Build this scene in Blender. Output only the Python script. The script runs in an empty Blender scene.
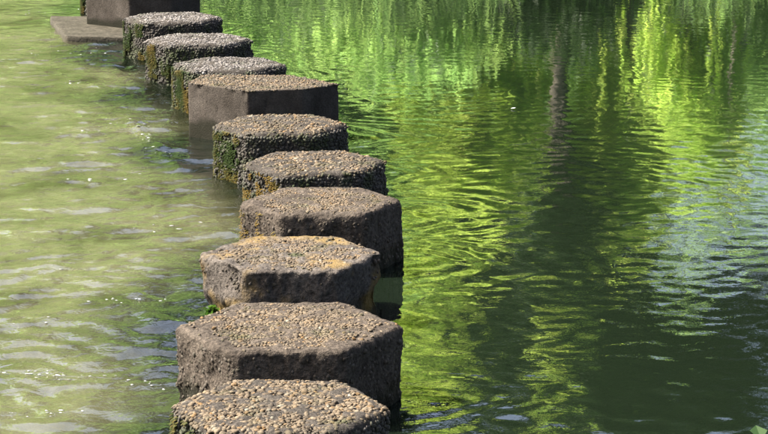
import bpy, bmesh, math, random
import numpy as np
from mathutils import Vector

R = math.radians
sc = bpy.context.scene
C = sc.collection

# ------------------------------------------------------------------ camera
CAM_Z = 2.10
cam_d = bpy.data.cameras.new('camera')
cam = bpy.data.objects.new('camera', cam_d)
C.objects.link(cam)
cam_d.sensor_width = 36.0
cam_d.lens = 36.0 * 2300.0 / 768.0
cam_d.clip_start = 0.05
cam_d.clip_end = 3000.0
cam.location = (0, 0, CAM_Z)
PITCH = math.atan((217 + 260) / 2300.0)
cam.rotation_euler = (math.pi / 2 - PITCH, 0, 0)
sc.camera = cam

# ------------------------------------------------------------------ sky, sun, exposure
SUN_EL = 50.0
SUN_AZ_BEHIND = 7.0          # the sun stands to the left, this far behind the stones
to_sun = Vector((-math.cos(R(SUN_AZ_BEHIND)) * math.cos(R(SUN_EL)),
                 math.sin(R(SUN_AZ_BEHIND)) * math.cos(R(SUN_EL)),
                 math.sin(R(SUN_EL))))
world = bpy.data.worlds.new('World')
sc.world = world
world.use_nodes = True
wn = world.node_tree.nodes
wl = world.node_tree.links
wn.clear()
sky = wn.new('ShaderNodeTexSky')
sky.sky_type = 'NISHITA'
sky.sun_disc = False
sky.sun_elevation = R(SUN_EL)
sky.sun_rotation = math.atan2(to_sun.x, to_sun.y)
sky.air_density = 0.7
sky.ozone_density = 0.3
sky.dust_density = 6.0
bg = wn.new('ShaderNodeBackground')
bg.inputs['Strength'].default_value = 0.10
wo = wn.new('ShaderNodeOutputWorld')
wl.new(sky.outputs[0], bg.inputs[0])
wl.new(bg.outputs[0], wo.inputs[0])

sun_d = bpy.data.lights.new('sun', 'SUN')
sun_d.energy = 5.0
sun_d.angle = R(0.53)
sun_d.color = (1.0, 0.95, 0.86)
sun = bpy.data.objects.new('sun', sun_d)
C.objects.link(sun)
sun.rotation_euler = to_sun.to_track_quat('Z', 'Y').to_euler()

sc.view_settings.view_transform = 'Standard'
sc.view_settings.look = 'None'
sc.view_settings.exposure = 2.45
sc.view_settings.gamma = 1.0
sc.view_settings.use_curve_mapping = False
sc.render.engine = 'CYCLES'
sc.cycles.max_bounces = 8
sc.cycles.transparent_max_bounces = 12
sc.cycles.caustics_reflective = False
sc.cycles.caustics_refractive = False
sc.cycles.sample_clamp_indirect = 6.0
sc.cycles.use_denoising = True

rng = np.random.default_rng(7)
random.seed(7)


# ------------------------------------------------------------------ helpers
def hash3(ix, iy, iz, seed=0):
    h = (ix.astype(np.int64) * 374761393 + iy.astype(np.int64) * 668265263
         + iz.astype(np.int64) * 2147483647 + seed * 1274126177) & 0xFFFFFFFF
    h = ((h ^ (h >> 13)) * 1274126177) & 0xFFFFFFFF
    h = ((h ^ (h >> 16)) * 2246822519) & 0xFFFFFFFF
    return ((h ^ (h >> 15)) & 0xFFFFFF) / float(0xFFFFFF)


def vnoise(x, y, z=None, seed=0):
    """smooth value noise in -1..1"""
    if z is None:
        z = np.zeros_like(x)
    fx, fy, fz = np.floor(x), np.floor(y), np.floor(z)
    tx, ty, tz = x - fx, y - fy, z - fz
    tx = tx * tx * tx * (tx * (tx * 6 - 15) + 10)
    ty = ty * ty * ty * (ty * (ty * 6 - 15) + 10)
    tz = tz * tz * tz * (tz * (tz * 6 - 15) + 10)
    out = 0
    for a in (0, 1):
        wa = tx if a else 1 - tx
        for b in (0, 1):
            wb = ty if b else 1 - ty
            for c in (0, 1):
                wc = tz if c else 1 - tz
                out = out + wa * wb * wc * hash3(fx + a, fy + b, fz + c, seed)
    return out * 2 - 1


def fbm(x, y, z=None, octaves=3, seed=0):
    s, a, f = 0, 1.0, 1.0
    for o in range(octaves):
        s = s + a * vnoise(x * f, y * f, None if z is None else z * f, seed + o * 17)
        a *= 0.5
        f *= 2.03
    return s


def sstep(a, b, x):
    t = np.clip((x - a) / (b - a), 0, 1)
    return t * t * (3 - 2 * t)


def mesh_np(name, verts, faces, smooth=True, attrs=None):
    """faces: (n, k) int array"""
    verts = np.asarray(verts, dtype=np.float32)
    faces = np.asarray(faces, dtype=np.int32)
    me = bpy.data.meshes.new(name)
    n, k = faces.shape
    me.vertices.add(len(verts))
    me.vertices.foreach_set('co', verts.ravel())
    me.loops.add(n * k)
    me.loops.foreach_set('vertex_index', faces.ravel())
    me.polygons.add(n)
    me.polygons.foreach_set('loop_start', np.arange(0, n * k, k, dtype=np.int32))
    me.update(calc_edges=True)
    me.polygons.foreach_set('use_smooth', np.full(n, bool(smooth)))
    for key, val in (attrs or {}).items():
        at = me.attributes.new(key, 'FLOAT', 'POINT')
        at.data.foreach_set('value', np.asarray(val, dtype=np.float32))
    me.validate()
    return me


def obj(name, me, mat, parent=None, kind=None):
    o = bpy.data.objects.new(name, me)
    C.objects.link(o)
    if mat:
        me.materials.clear()
        me.materials.append(mat)
    if parent is not None:
        o.parent = parent
    if kind:
        o['kind'] = kind
    return o


def thing(name, label, cat, loc, group=None):
    o = bpy.data.objects.new(name, None)
    o.empty_display_size = 0.2
    C.objects.link(o)
    o.location = loc
    o['label'] = label
    o['category'] = cat
    if group:
        o['group'] = group
    return o


def grid_faces(nu, nv, wrap=False):
    """nu rows, nv columns; vertex index = u*nv+v"""
    u = np.arange(nu - 1)[:, None]
    v = np.arange(nv if wrap else nv - 1)[None, :]
    v2 = (v + 1) % nv
    return np.stack([u * nv + v, u * nv + v2, (u + 1) * nv + v2, (u + 1) * nv + v], -1).reshape(-1, 4)


# ------------------------------------------------------------------ materials
def new_mat(name):
    m = bpy.data.materials.new(name)
    m.use_nodes = True
    nt = m.node_tree
    nt.nodes.clear()
    out = nt.nodes.new('ShaderNodeOutputMaterial')
    return m, nt, out


def N(nt, typ, **kw):
    n = nt.nodes.new(typ)
    for k, v in kw.items():
        if k in n.inputs:
            n.inputs[k].default_value = v
        else:
            setattr(n, k, v)
    return n


def ramp(nt, stops, interp='LINEAR'):
    r = nt.nodes.new('ShaderNodeValToRGB')
    r.color_ramp.interpolation = interp
    el = r.color_ramp.elements
    while len(el) < len(stops):
        el.new(0.5)
    for e, (p, c) in zip(el, stops):
        e.position = p
        e.color = (*c, 1)
    return r


def mixc(nt, fac, a, b, blend='MIX'):
    m = nt.nodes.new('ShaderNodeMix')
    m.data_type = 'RGBA'
    m.blend_type = blend
    for s, v in ((0, fac), (6, a), (7, b)):
        if hasattr(v, 'links'):
            nt.links.new(v, m.inputs[s])
        elif s == 0:
            m.inputs[0].default_value = v
        else:
            m.inputs[s].default_value = (*v, 1)
    return m.outputs[2]


def mathn(nt, op, a, b=None, clamp=False):
    m = nt.nodes.new('ShaderNodeMath')
    m.operation = op
    m.use_clamp = clamp
    for i, v in enumerate((a, b)):
        if v is None:
            continue
        if hasattr(v, 'links'):
            nt.links.new(v, m.inputs[i])
        else:
            m.inputs[i].default_value = v
    return m.outputs[0]


def maprange(nt, val, a, b, c=0.0, d=1.0, smooth=True):
    m = nt.nodes.new('ShaderNodeMapRange')
    m.interpolation_type = 'SMOOTHSTEP' if smooth else 'LINEAR'
    nt.links.new(val, m.inputs[0])
    m.inputs[1].default_value, m.inputs[2].default_value = a, b
    m.inputs[3].default_value, m.inputs[4].default_value = c, d
    return m.outputs[0]


def mat_concrete(name, dark, light, grain=90.0, bump=0.35, ochre=0.0, algae=1.0, streak=0.0, speck=1.0):
    """weathered concrete; algae and wet film near the waterline"""
    m, nt, out = new_mat(name)
    L = nt.links.new
    geo = N(nt, 'ShaderNodeNewGeometry')
    pos = geo.outputs['Position']
    n1 = N(nt, 'ShaderNodeTexNoise', Scale=9.0, Detail=6.0, Roughness=0.65)
    n2 = N(nt, 'ShaderNodeTexNoise', Scale=grain, Detail=3.0, Roughness=0.6)
    n3 = N(nt, 'ShaderNodeTexNoise', Scale=5.0, Detail=4.0)
    for n in (n1, n2, n3):
        L(pos, n.inputs['Vector'])
    base = ramp(nt, [(0.3, dark), (0.7, light)])
    L(n1.outputs['Fac'], base.inputs[0])
    sp = ramp(nt, [(0.32, (0.35, 0.35, 0.35)), (0.62, (1.0, 1.0, 1.0)), (0.8, (1.5, 1.45, 1.35))])
    L(n2.outputs['Fac'], sp.inputs[0])
    col = mixc(nt, speck, base.outputs[0], sp.outputs[0], 'MULTIPLY')
    if streak:                                           # run-off stains down the faces
        mp = N(nt, 'ShaderNodeMapping')
        mp.inputs['Scale'].default_value = (13, 13, 3.5)
        ns = N(nt, 'ShaderNodeTexNoise', Scale=1.0, Detail=5.0, Roughness=0.65)
        L(pos, mp.inputs[0])
        L(mp.outputs[0], ns.inputs['Vector'])
        st = ramp(nt, [(0.35, (0.45, 0.44, 0.40)), (0.6, (1.0, 1.0, 1.0)), (0.8, (1.3, 1.27, 1.2))])
        L(ns.outputs['Fac'], st.inputs[0])
        col = mixc(nt, streak, col, st.outputs[0], 'MULTIPLY')
    sep = N(nt, 'ShaderNodeSeparateXYZ')
    L(pos, sep.inputs[0])
    zz = mathn(nt, 'ADD', sep.outputs[2], mathn(nt, 'MULTIPLY', n3.outputs['Fac'], -0.16))
    alg = mathn(nt, 'MULTIPLY', maprange(nt, zz, 0.025, -0.03), 0.92 * algae)
    col = mixc(nt, alg, col, (0.0075, 0.0075, 0.004))
    if ochre:
        och = mathn(nt, 'MULTIPLY', maprange(nt, n3.outputs['Fac'], 0.52, 0.66), ochre)
        col = mixc(nt, och, col, (0.14, 0.092, 0.025))
    bs = N(nt, 'ShaderNodeBsdfPrincipled', Roughness=0.85)
    rgh = maprange(nt, zz, 0.05, -0.04, 0.9, 0.7)
    bs.inputs['Specular IOR Level'].default_value = 0.05
    L(rgh, bs.inputs['Roughness'])
    L(col, bs.inputs['Base Color'])
    b = N(nt, 'ShaderNodeBump', Strength=bump, Distance=0.01)
    L(n2.outputs['Fac'], b.inputs['Height'])
    L(b.outputs[0], bs.inputs['Normal'])
    L(bs.outputs[0], out.inputs[0])
    return m


def mat_pebbles(name, stops, coat=(0.030, 0.027, 0.022), coat2=(0.023, 0.029, 0.010)):
    m, nt, out = new_mat(name)
    L = nt.links.new
    t = N(nt, 'ShaderNodeAttribute', attribute_name='tone')
    c = N(nt, 'ShaderNodeAttribute', attribute_name='coat')
    rp = ramp(nt, stops)
    L(t.outputs['Fac'], rp.inputs[0])
    geo = N(nt, 'ShaderNodeNewGeometry')
    n = N(nt, 'ShaderNodeTexNoise', Scale=120.0, Detail=3.0)
    n3 = N(nt, 'ShaderNodeTexNoise', Scale=7.0, Detail=4.0)
    L(geo.outputs['Position'], n.inputs['Vector'])
    L(geo.outputs['Position'], n3.inputs['Vector'])
    sp = ramp(nt, [(0.3, (0.6, 0.6, 0.6)), (0.7, (1.2, 1.2, 1.2))])
    L(n.outputs['Fac'], sp.inputs[0])
    col = mixc(nt, 1.0, rp.outputs[0], sp.outputs[0], 'MULTIPLY')
    ct = mixc(nt, maprange(nt, n3.outputs['Fac'], 0.42, 0.62), coat, coat2)
    ct = mixc(nt, 1.0, ct, sp.outputs[0], 'MULTIPLY')
    col = mixc(nt, c.outputs['Fac'], col, ct)
    bs = N(nt, 'ShaderNodeBsdfPrincipled', Roughness=0.78)
    bs.inputs['Specular IOR Level'].default_value = 0.12
    L(col, bs.inputs['Base Color'])
    b = N(nt, 'ShaderNodeBump', Strength=0.3, Distance=0.004)
    L(n.outputs['Fac'], b.inputs['Height'])
    L(b.outputs[0], bs.inputs['Normal'])
    L(bs.outputs[0], out.inputs[0])
    return m


def mat_leaf(name, ra, rb, ta, tb, trans=0.5):
    """reflecting colours ra..rb, light passing through ta..tb"""
    m, nt, out = new_mat(name)
    L = nt.links.new
    t = N(nt, 'ShaderNodeAttribute', attribute_name='tone')
    d = N(nt, 'ShaderNodeBsdfPrincipled', Roughness=0.45)
    d.inputs['Specular IOR Level'].default_value = 0.35
    if trans < 0.35:
        d.inputs['Specular IOR Level'].default_value = 0.08
    tr = N(nt, 'ShaderNodeBsdfTranslucent')
    L(mixc(nt, t.outputs['Fac'], ra, rb), d.inputs['Base Color'])
    L(mixc(nt, t.outputs['Fac'], ta, tb), tr.inputs['Color'])
    mx = N(nt, 'ShaderNodeMixShader')
    mx.inputs[0].default_value = trans
    L(d.outputs[0], mx.inputs[1])
    L(tr.outputs[0], mx.inputs[2])
    L(mx.outputs[0], out.inputs[0])
    return m


def mat_bark():
    m, nt, out = new_mat('bark')
    L = nt.links.new
    tc = N(nt, 'ShaderNodeNewGeometry')
    mp = N(nt, 'ShaderNodeMapping')
    mp.inputs['Scale'].default_value = (9, 9, 1.6)
    n = N(nt, 'ShaderNodeTexNoise', Scale=1.5, Detail=7.0, Roughness=0.7)
    L(tc.outputs['Position'], mp.inputs[0])
    L(mp.outputs[0], n.inputs['Vector'])
    r = ramp(nt, [(0.3, (0.025, 0.02, 0.015)), (0.7, (0.11, 0.09, 0.065))])
    L(n.outputs['Fac'], r.inputs[0])
    b = N(nt, 'ShaderNodeBump', Strength=0.8, Distance=0.03)
    L(n.outputs['Fac'], b.inputs['Height'])
    bs = N(nt, 'ShaderNodeBsdfPrincipled', Roughness=0.9)
    L(r.outputs[0], bs.inputs['Base Color'])
    L(b.outputs[0], bs.inputs['Normal'])
    L(bs.outputs[0], out.inputs[0])
    return m


def mat_ground():
    """shallow sandy bed with algae left of the stones, dark silt in the pool, turf on the banks"""
    m, nt, out = new_mat('river_ground')
    L = nt.links.new
    geo = N(nt, 'ShaderNodeNewGeometry')
    pos = geo.outputs['Position']
    depth = N(nt, 'ShaderNodeAttribute', attribute_name='shallow')
    n1 = N(nt, 'ShaderNodeTexNoise', Scale=1.3, Detail=6.0, Roughness=0.62)
    n2 = N(nt, 'ShaderNodeTexNoise', Scale=14.0, Detail=5.0, Roughness=0.7)
    mp = N(nt, 'ShaderNodeMapping')
    mp.inputs['Scale'].default_value = (0.45, 1.0, 1.0)
    L(pos, mp.inputs[0])
    L(mp.outputs[0], n1.inputs['Vector'])
    L(pos, n2.inputs['Vector'])
    sand = ramp(nt, [(0.32, (0.045, 0.034, 0.022)), (0.43, (0.10, 0.092, 0.050)), (0.55, (0.17, 0.172, 0.095)), (0.75, (0.23, 0.225, 0.14))])
    L(n1.outputs['Fac'], sand.inputs[0])
    sp = ramp(nt, [(0.3, (0.7, 0.7, 0.7)), (0.7, (1.15, 1.15, 1.15))])
    L(n2.outputs['Fac'], sp.inputs[0])
    sandc = mixc(nt, 1.0, sand.outputs[0], sp.outputs[0], 'MULTIPLY')
    silt = ramp(nt, [(0.35, (0.012, 0.022, 0.010)), (0.7, (0.035, 0.055, 0.022))])
    L(n1.outputs['Fac'], silt.inputs[0])
    bed = mixc(nt, depth.outputs['Fac'], silt.outputs[0], sandc)
    turf = ramp(nt, [(0.3, (0.035, 0.07, 0.012)), (0.7, (0.08, 0.13, 0.025))])
    L(n2.outputs['Fac'], turf.inputs[0])
    sep = N(nt, 'ShaderNodeSeparateXYZ')
    L(pos, sep.inputs[0])
    col = mixc(nt, maprange(nt, sep.outputs[2], 0.02, 0.15), bed, turf.outputs[0])
    bs = N(nt, 'ShaderNodeBsdfPrincipled', Roughness=0.9)
    L(col, bs.inputs['Base Color'])
    b = N(nt, 'ShaderNodeBump', Strength=0.6, Distance=0.03)
    L(n2.outputs['Fac'], b.inputs['Height'])
    L(b.outputs[0], bs.inputs['Normal'])
    L(bs.outputs[0], out.inputs[0])
    return m


def mat_water():
    m, nt, out = new_mat('river_water')
    L = nt.links.new
    geo = N(nt, 'ShaderNodeNewGeometry')
    pos = geo.outputs['Position']
    ch = N(nt, 'ShaderNodeAttribute', attribute_name='chop')
    n1 = N(nt, 'ShaderNodeTexNoise', Scale=12.5, Detail=3.0, Roughness=0.5, Distortion=0.5)
    n2 = N(nt, 'ShaderNodeTexNoise', Scale=38.0, Detail=2.0, Roughness=0.5)
    L(pos, n1.inputs['Vector'])
    L(pos, n2.inputs['Vector'])
    hgt = mathn(nt, 'ADD', mathn(nt, 'MULTIPLY', n1.outputs['Fac'], 0.75),
                mathn(nt, 'MULTIPLY', n2.outputs['Fac'], 0.2))
    hgt = mathn(nt, 'MULTIPLY', hgt, ch.outputs['Fac'])
    b = N(nt, 'ShaderNodeBump', Strength=1.0, Distance=1.0)
    L(hgt, b.inputs['Height'])
    fr = N(nt, 'ShaderNodeFresnel', IOR=1.6)
    L(b.outputs[0], fr.inputs['Normal'])
    gl = N(nt, 'ShaderNodeBsdfGlossy', Roughness=0.004)
    gl.inputs['Color'].default_value = (1, 1, 1, 1)
    L(b.outputs[0], gl.inputs['Normal'])
    tp = N(nt, 'ShaderNodeBsdfTransparent')
    tp.inputs['Color'].default_value = (0.86, 0.90, 0.78, 1)
    murk = N(nt, 'ShaderNodeBsdfDiffuse')
    L(b.outputs[0], murk.inputs['Normal'])
    body = N(nt, 'ShaderNodeMixShader')
    sh = N(nt, 'ShaderNodeAttribute', attribute_name='shallow')
    cl = N(nt, 'ShaderNodeAttribute', attribute_name='clear')
    fac = mathn(nt, 'SUBTRACT', 0.95, mathn(nt, 'MULTIPLY', cl.outputs['Fac'], 0.42))
    L(mathn(nt, 'ADD', fac, mathn(nt, 'MULTIPLY', sh.outputs['Fac'], 0.12)), body.inputs[0])
    n4 = N(nt, 'ShaderNodeTexNoise', Scale=1.7, Detail=4.0, Roughness=0.6)
    L(pos, n4.inputs['Vector'])
    silt = mixc(nt, maprange(nt, n4.outputs['Fac'], 0.30, 0.58), (0.026, 0.023, 0.011), (0.078, 0.077, 0.040))
    L(mixc(nt, sh.outputs['Fac'], (0.0033, 0.0056, 0.0030), silt), murk.inputs['Color'])
    L(tp.outputs[0], body.inputs[1])
    L(murk.outputs[0], body.inputs[2])
    mx = N(nt, 'ShaderNodeMixShader')
    L(fr.outputs[0], mx.inputs[0])
    L(body.outputs[0], mx.inputs[1])
    L(gl.outputs[0], mx.inputs[2])
    L(mx.outputs[0], out.inputs[0])
    return m


def mat_plain(name, col, rough=0.6):
    m, nt, out = new_mat(name)
    geo = N(nt, 'ShaderNodeNewGeometry')
    n = N(nt, 'ShaderNodeTexNoise', Scale=80.0, Detail=3.0)
    nt.links.new(geo.outputs['Position'], n.inputs['Vector'])
    sp = ramp(nt, [(0.3, tuple(c * 0.8 for c in col)), (0.7, tuple(min(1, c * 1.15) for c in col))])
    nt.links.new(n.outputs['Fac'], sp.inputs[0])
    bs = N(nt, 'ShaderNodeBsdfPrincipled', Roughness=rough)
    nt.links.new(sp.outputs[0], bs.inputs['Base Color'])
    nt.links.new(bs.outputs[0], out.inputs[0])
    return m


PEB_STOPS = [(0.0, (0.0327, 0.0252, 0.0170)), (0.25, (0.0560, 0.0421, 0.0277)), (0.5, (0.0785, 0.0595, 0.0382)),
             (0.72, (0.0992, 0.0776, 0.0521)), (0.86, (0.0906, 0.0543, 0.0219)), (0.94, (0.1122, 0.0931, 0.0657)), (1.0, (0.1467, 0.1312, 0.0974))]
GREY_STOPS = [(0.0, (0.0437, 0.0395, 0.0365)), (0.3, (0.0739, 0.0677, 0.0616)), (0.6, (0.1026, 0.0931, 0.0844)),
              (0.85, (0.1260, 0.1130, 0.1015)), (1.0, (0.1848, 0.1733, 0.1584))]
M = dict(
    knob=mat_pebbles('crusted_pebbles', GREY_STOPS, coat=(0.0371, 0.0293, 0.0209), coat2=(0.0275, 0.0231, 0.0139)),
    pebble=mat_pebbles('brown_pebbles', PEB_STOPS),
    pebble_grey=mat_pebbles('grey_pebbles', GREY_STOPS),
    rough=mat_concrete('rough_dark_concrete', (0.0253, 0.0224, 0.0189), (0.0530, 0.0460, 0.0386), grain=110, bump=0.6),
    weathered=mat_concrete('weathered_concrete', (0.0298, 0.0241, 0.0191), (0.0715, 0.0589, 0.0467), grain=75, bump=0.9),
    lichen=mat_concrete('lichen_concrete', (0.0358, 0.0301, 0.0255), (0.0873, 0.0760, 0.0649), grain=75, bump=0.9, ochre=0.5),
    smooth=mat_concrete('smooth_concrete', (0.0298, 0.0251, 0.0203), (0.0595, 0.0510, 0.0427), grain=130, bump=0.35, streak=0.45, speck=0.7),
    slab=mat_concrete('slab_concrete', (0.0496, 0.0430, 0.0324), (0.1192, 0.1052, 0.0812), grain=60, bump=0.5, algae=0.6),
    moss=mat_leaf('moss', (0.014, 0.024, 0.005), (0.075, 0.050, 0.011), (0.02, 0.04, 0.006), (0.09, 0.065, 0.012), 0.2),
    tuft=mat_leaf('tuft_leaf', (0.014, 0.036, 0.006), (0.035, 0.06, 0.010), (0.03, 0.08, 0.01), (0.06, 0.12, 0.015), 0.35),
    bark=mat_bark(),
    ground=mat_ground(),
    water=mat_water(),
    lime=mat_leaf('lime_leaf', (0.08, 0.13, 0.015), (0.13, 0.16, 0.02), (0.48, 0.74, 0.13), (0.78, 0.90, 0.20), 0.68),
    green=mat_leaf('green_leaf', (0.05, 0.10, 0.02), (0.08, 0.13, 0.03), (0.27, 0.49, 0.13), (0.44, 0.62, 0.17), 0.65),
    reed=mat_leaf('reed_leaf', (0.035, 0.065, 0.02), (0.055, 0.085, 0.03), (0.14, 0.25, 0.075), (0.22, 0.33, 0.10), 0.6),
    dark=mat_leaf('dark_leaf', (0.012, 0.026, 0.008), (0.024, 0.045, 0.011), (0.02, 0.05, 0.01), (0.04, 0.09, 0.015), 0.25),
    white=mat_plain('petal_glint_white', (0.36, 0.37, 0.37)),
)

# ------------------------------------------------------------------ where the stones stand
# (outline in plan, top height); measured in metres, the camera stands at the origin
HEX = [(-1, 0), (-0.5, -0.866), (0.5, -0.866), (1, 0), (0.5, 0.866), (-0.5, 0.866)]


def hexa(cx, cy, w, rot=0.0, depth=1.0):
    r = w / 2
    c, s = math.cos(R(rot)), math.sin(R(rot))
    return [(cx + r * (c * x - s * y), cy + depth * r * (s * x + c * y)) for x, y in HEX]


FORMED = [(-0.41, 0.0), (-0.07, -0.30), (0.22, -0.23), (0.41, -0.05), (0.13, 0.29), (-0.35, 0.29)]
STONES = [
    dict(c=(-0.295, 6.30), w=0.640, rot=-3, top=0.25, kind='pebbled', peb=0.0142, edge=0.030, moss=0.8,
         label='nearest stepping stone, coarse loose pebbles on top, cut off by the picture edge'),
    dict(c=(-0.305, 7.20), w=0.735, rot=1, top=0.25, kind='rimmed', peb=0.0108, edge=0.020, rim=0.055, moss=0.0,
         label='second nearest stepping stone, pebbled middle inside a bare grey concrete rim'),
    dict(c=(-0.34, 8.27), w=0.680, rot=0, top=0.25, kind='undercut', peb=0.0115, edge=0.014, rim=0.06, moss=0.0,
         label='undercut stepping stone with yellow lichen on its top and eroded base'),
    dict(c=(-0.255, 9.26), w=0.672, rot=2, top=0.25, kind='rimmed', peb=0.0105, edge=0.022, rim=0.045, moss=0.25,
         label='fine-gravelled brown stepping stone just behind the yellow lichened undercut one'),
    dict(c=(-0.31, 10.16), w=0.660, rot=8, top=0.25, kind='pebbled', peb=0.0165, edge=0.026, moss=0.9,
         label='pebbly stepping stone with ochre moss on its left corner, fifth nearest'),
    dict(c=(-0.51, 11.22), w=0.680, rot=3, top=0.25, kind='pebbled', peb=0.0165, edge=0.034, moss=0.8,
         label='rounded pebbly stepping stone right in front of the smooth-sided block'),
    dict(c=(-0.65, 12.30), w=0.0, rot=0, top=0.29, kind='formed', peb=0.0150, edge=0.006, moss=0.0,
         label='smooth-sided concrete stepping block with pebbled top in the middle of the row'),
    dict(c=(-0.905, 13.36), w=0.690, rot=-4, top=0.25, kind='pebbled', peb=0.0165, edge=0.036, moss=0.9,
         label='mossy grey stepping stone half hidden behind the smooth-sided block'),
    dict(c=(-1.175, 14.50), w=0.695, rot=4, top=0.25, kind='pebbled', peb=0.0165, edge=0.036, moss=1.0,
         label='grey pebble-crusted stepping stone second in front of the far smooth block'),
    dict(c=(-1.44, 15.63), w=0.690, rot=4, top=0.255, kind='pebbled', peb=0.0165, edge=0.036, moss=0.6,
         label='grey pebble-crusted stepping stone directly in front of the far smooth block'),
    dict(c=(-1.79, 17.10), w=0.0, rot=0, top=0.29, kind='formed', peb=0.0150, edge=0.006, moss=0.0, s=1.05,
         label='far smooth-sided concrete stepping block standing on an exposed concrete slab'),
    dict(c=(-2.06, 18.15), w=0.690, rot=3, top=0.25, kind='pebbled', peb=0.018, edge=0.036, moss=1.0,
         label='mossy stepping stone mostly hidden behind the far smooth block'),
]
for s in STONES:
    if s['kind'] == 'formed':
        k = s.get('s', 1.0)
        s['poly'] = [(s['c'][0] + k * x, s['c'][1] + k * y) for x, y in FORMED]
    else:
        s['poly'] = hexa(s['c'][0], s['c'][1], s['w'], s['rot'])
SC = np.array([s['c'] for s in STONES])


def line_x(y):
    """x of the row of stones at depth y"""
    return np.interp(y, SC[:, 1], SC[:, 0], left=SC[0, 0]) - np.clip(y - 18.15, 0, 14) * 0.26


# ------------------------------------------------------------------ terrain
def axis(dense0, dense1, step, lo, hi, grow=1.25):
    a = list(np.arange(dense0, dense1 + step / 2, step))
    st = step
    while a[-1] < hi:
        st *= grow
        a.append(a[-1] + st)
    st = step
    while a[0] > lo:
        st *= grow
        a.insert(0, a[0] - st)
    return np.array(a)


FAR_BANK = 30.0
NEAR_BANK = 4.6


def terrain():
    xs = axis(-9, 9, 0.18, -420, 420, 1.18)
    ys = axis(2, 40, 0.18, -300, 500, 1.18)
    Y, X = np.meshgrid(ys, xs, indexing='ij')
    shallow = sstep(-0.1, 0.95, line_x(Y) - X + 0.35 * vnoise(X * 1.1, Y * 1.1, seed=3))
    z = -0.85 + 0.68 * shallow + 0.03 * fbm(X * 1.2, Y * 1.2, seed=5)
    fb = FAR_BANK + 0.7 * fbm(X * 0.35, X * 0 + 3.1, seed=8)
    t = np.clip(Y - fb, -3, 400)
    rise = np.where(t < 0, 0.0, 1.9 * sstep(0, 5.5, t) + np.clip(t - 5, 0, 60) * 0.18 + 0.12 * fbm(X, Y, seed=4) * sstep(0, 2, t))
    z = np.where(t > -2.5, z + (0.02 - z) * sstep(-2.5, 0.0, t) + rise, z)
    nb = NEAR_BANK + 0.25 * fbm(X * 0.6, X * 0 + 9.0, seed=6)
    t2 = np.clip(nb - Y, -2.5, 400)
    rise2 = np.where(t2 < 0, 0.0, 0.42 * sstep(0, 2.5, t2) + np.clip(t2 - 6, 0, 60) * 0.05)
    z = np.where(t2 > -1.5, z + (0.02 - z) * sstep(-1.5, 0.0, t2) + rise2, z)
    v = np.stack([X, Y, z], -1).reshape(-1, 3)
    me = mesh_np('terrain', v, grid_faces(len(ys), len(xs)), True, {'shallow': shallow.ravel()})
    o = obj('terrain', me, M['ground'])
    o['kind'] = 'structure'
    return o


terrain()


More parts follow.
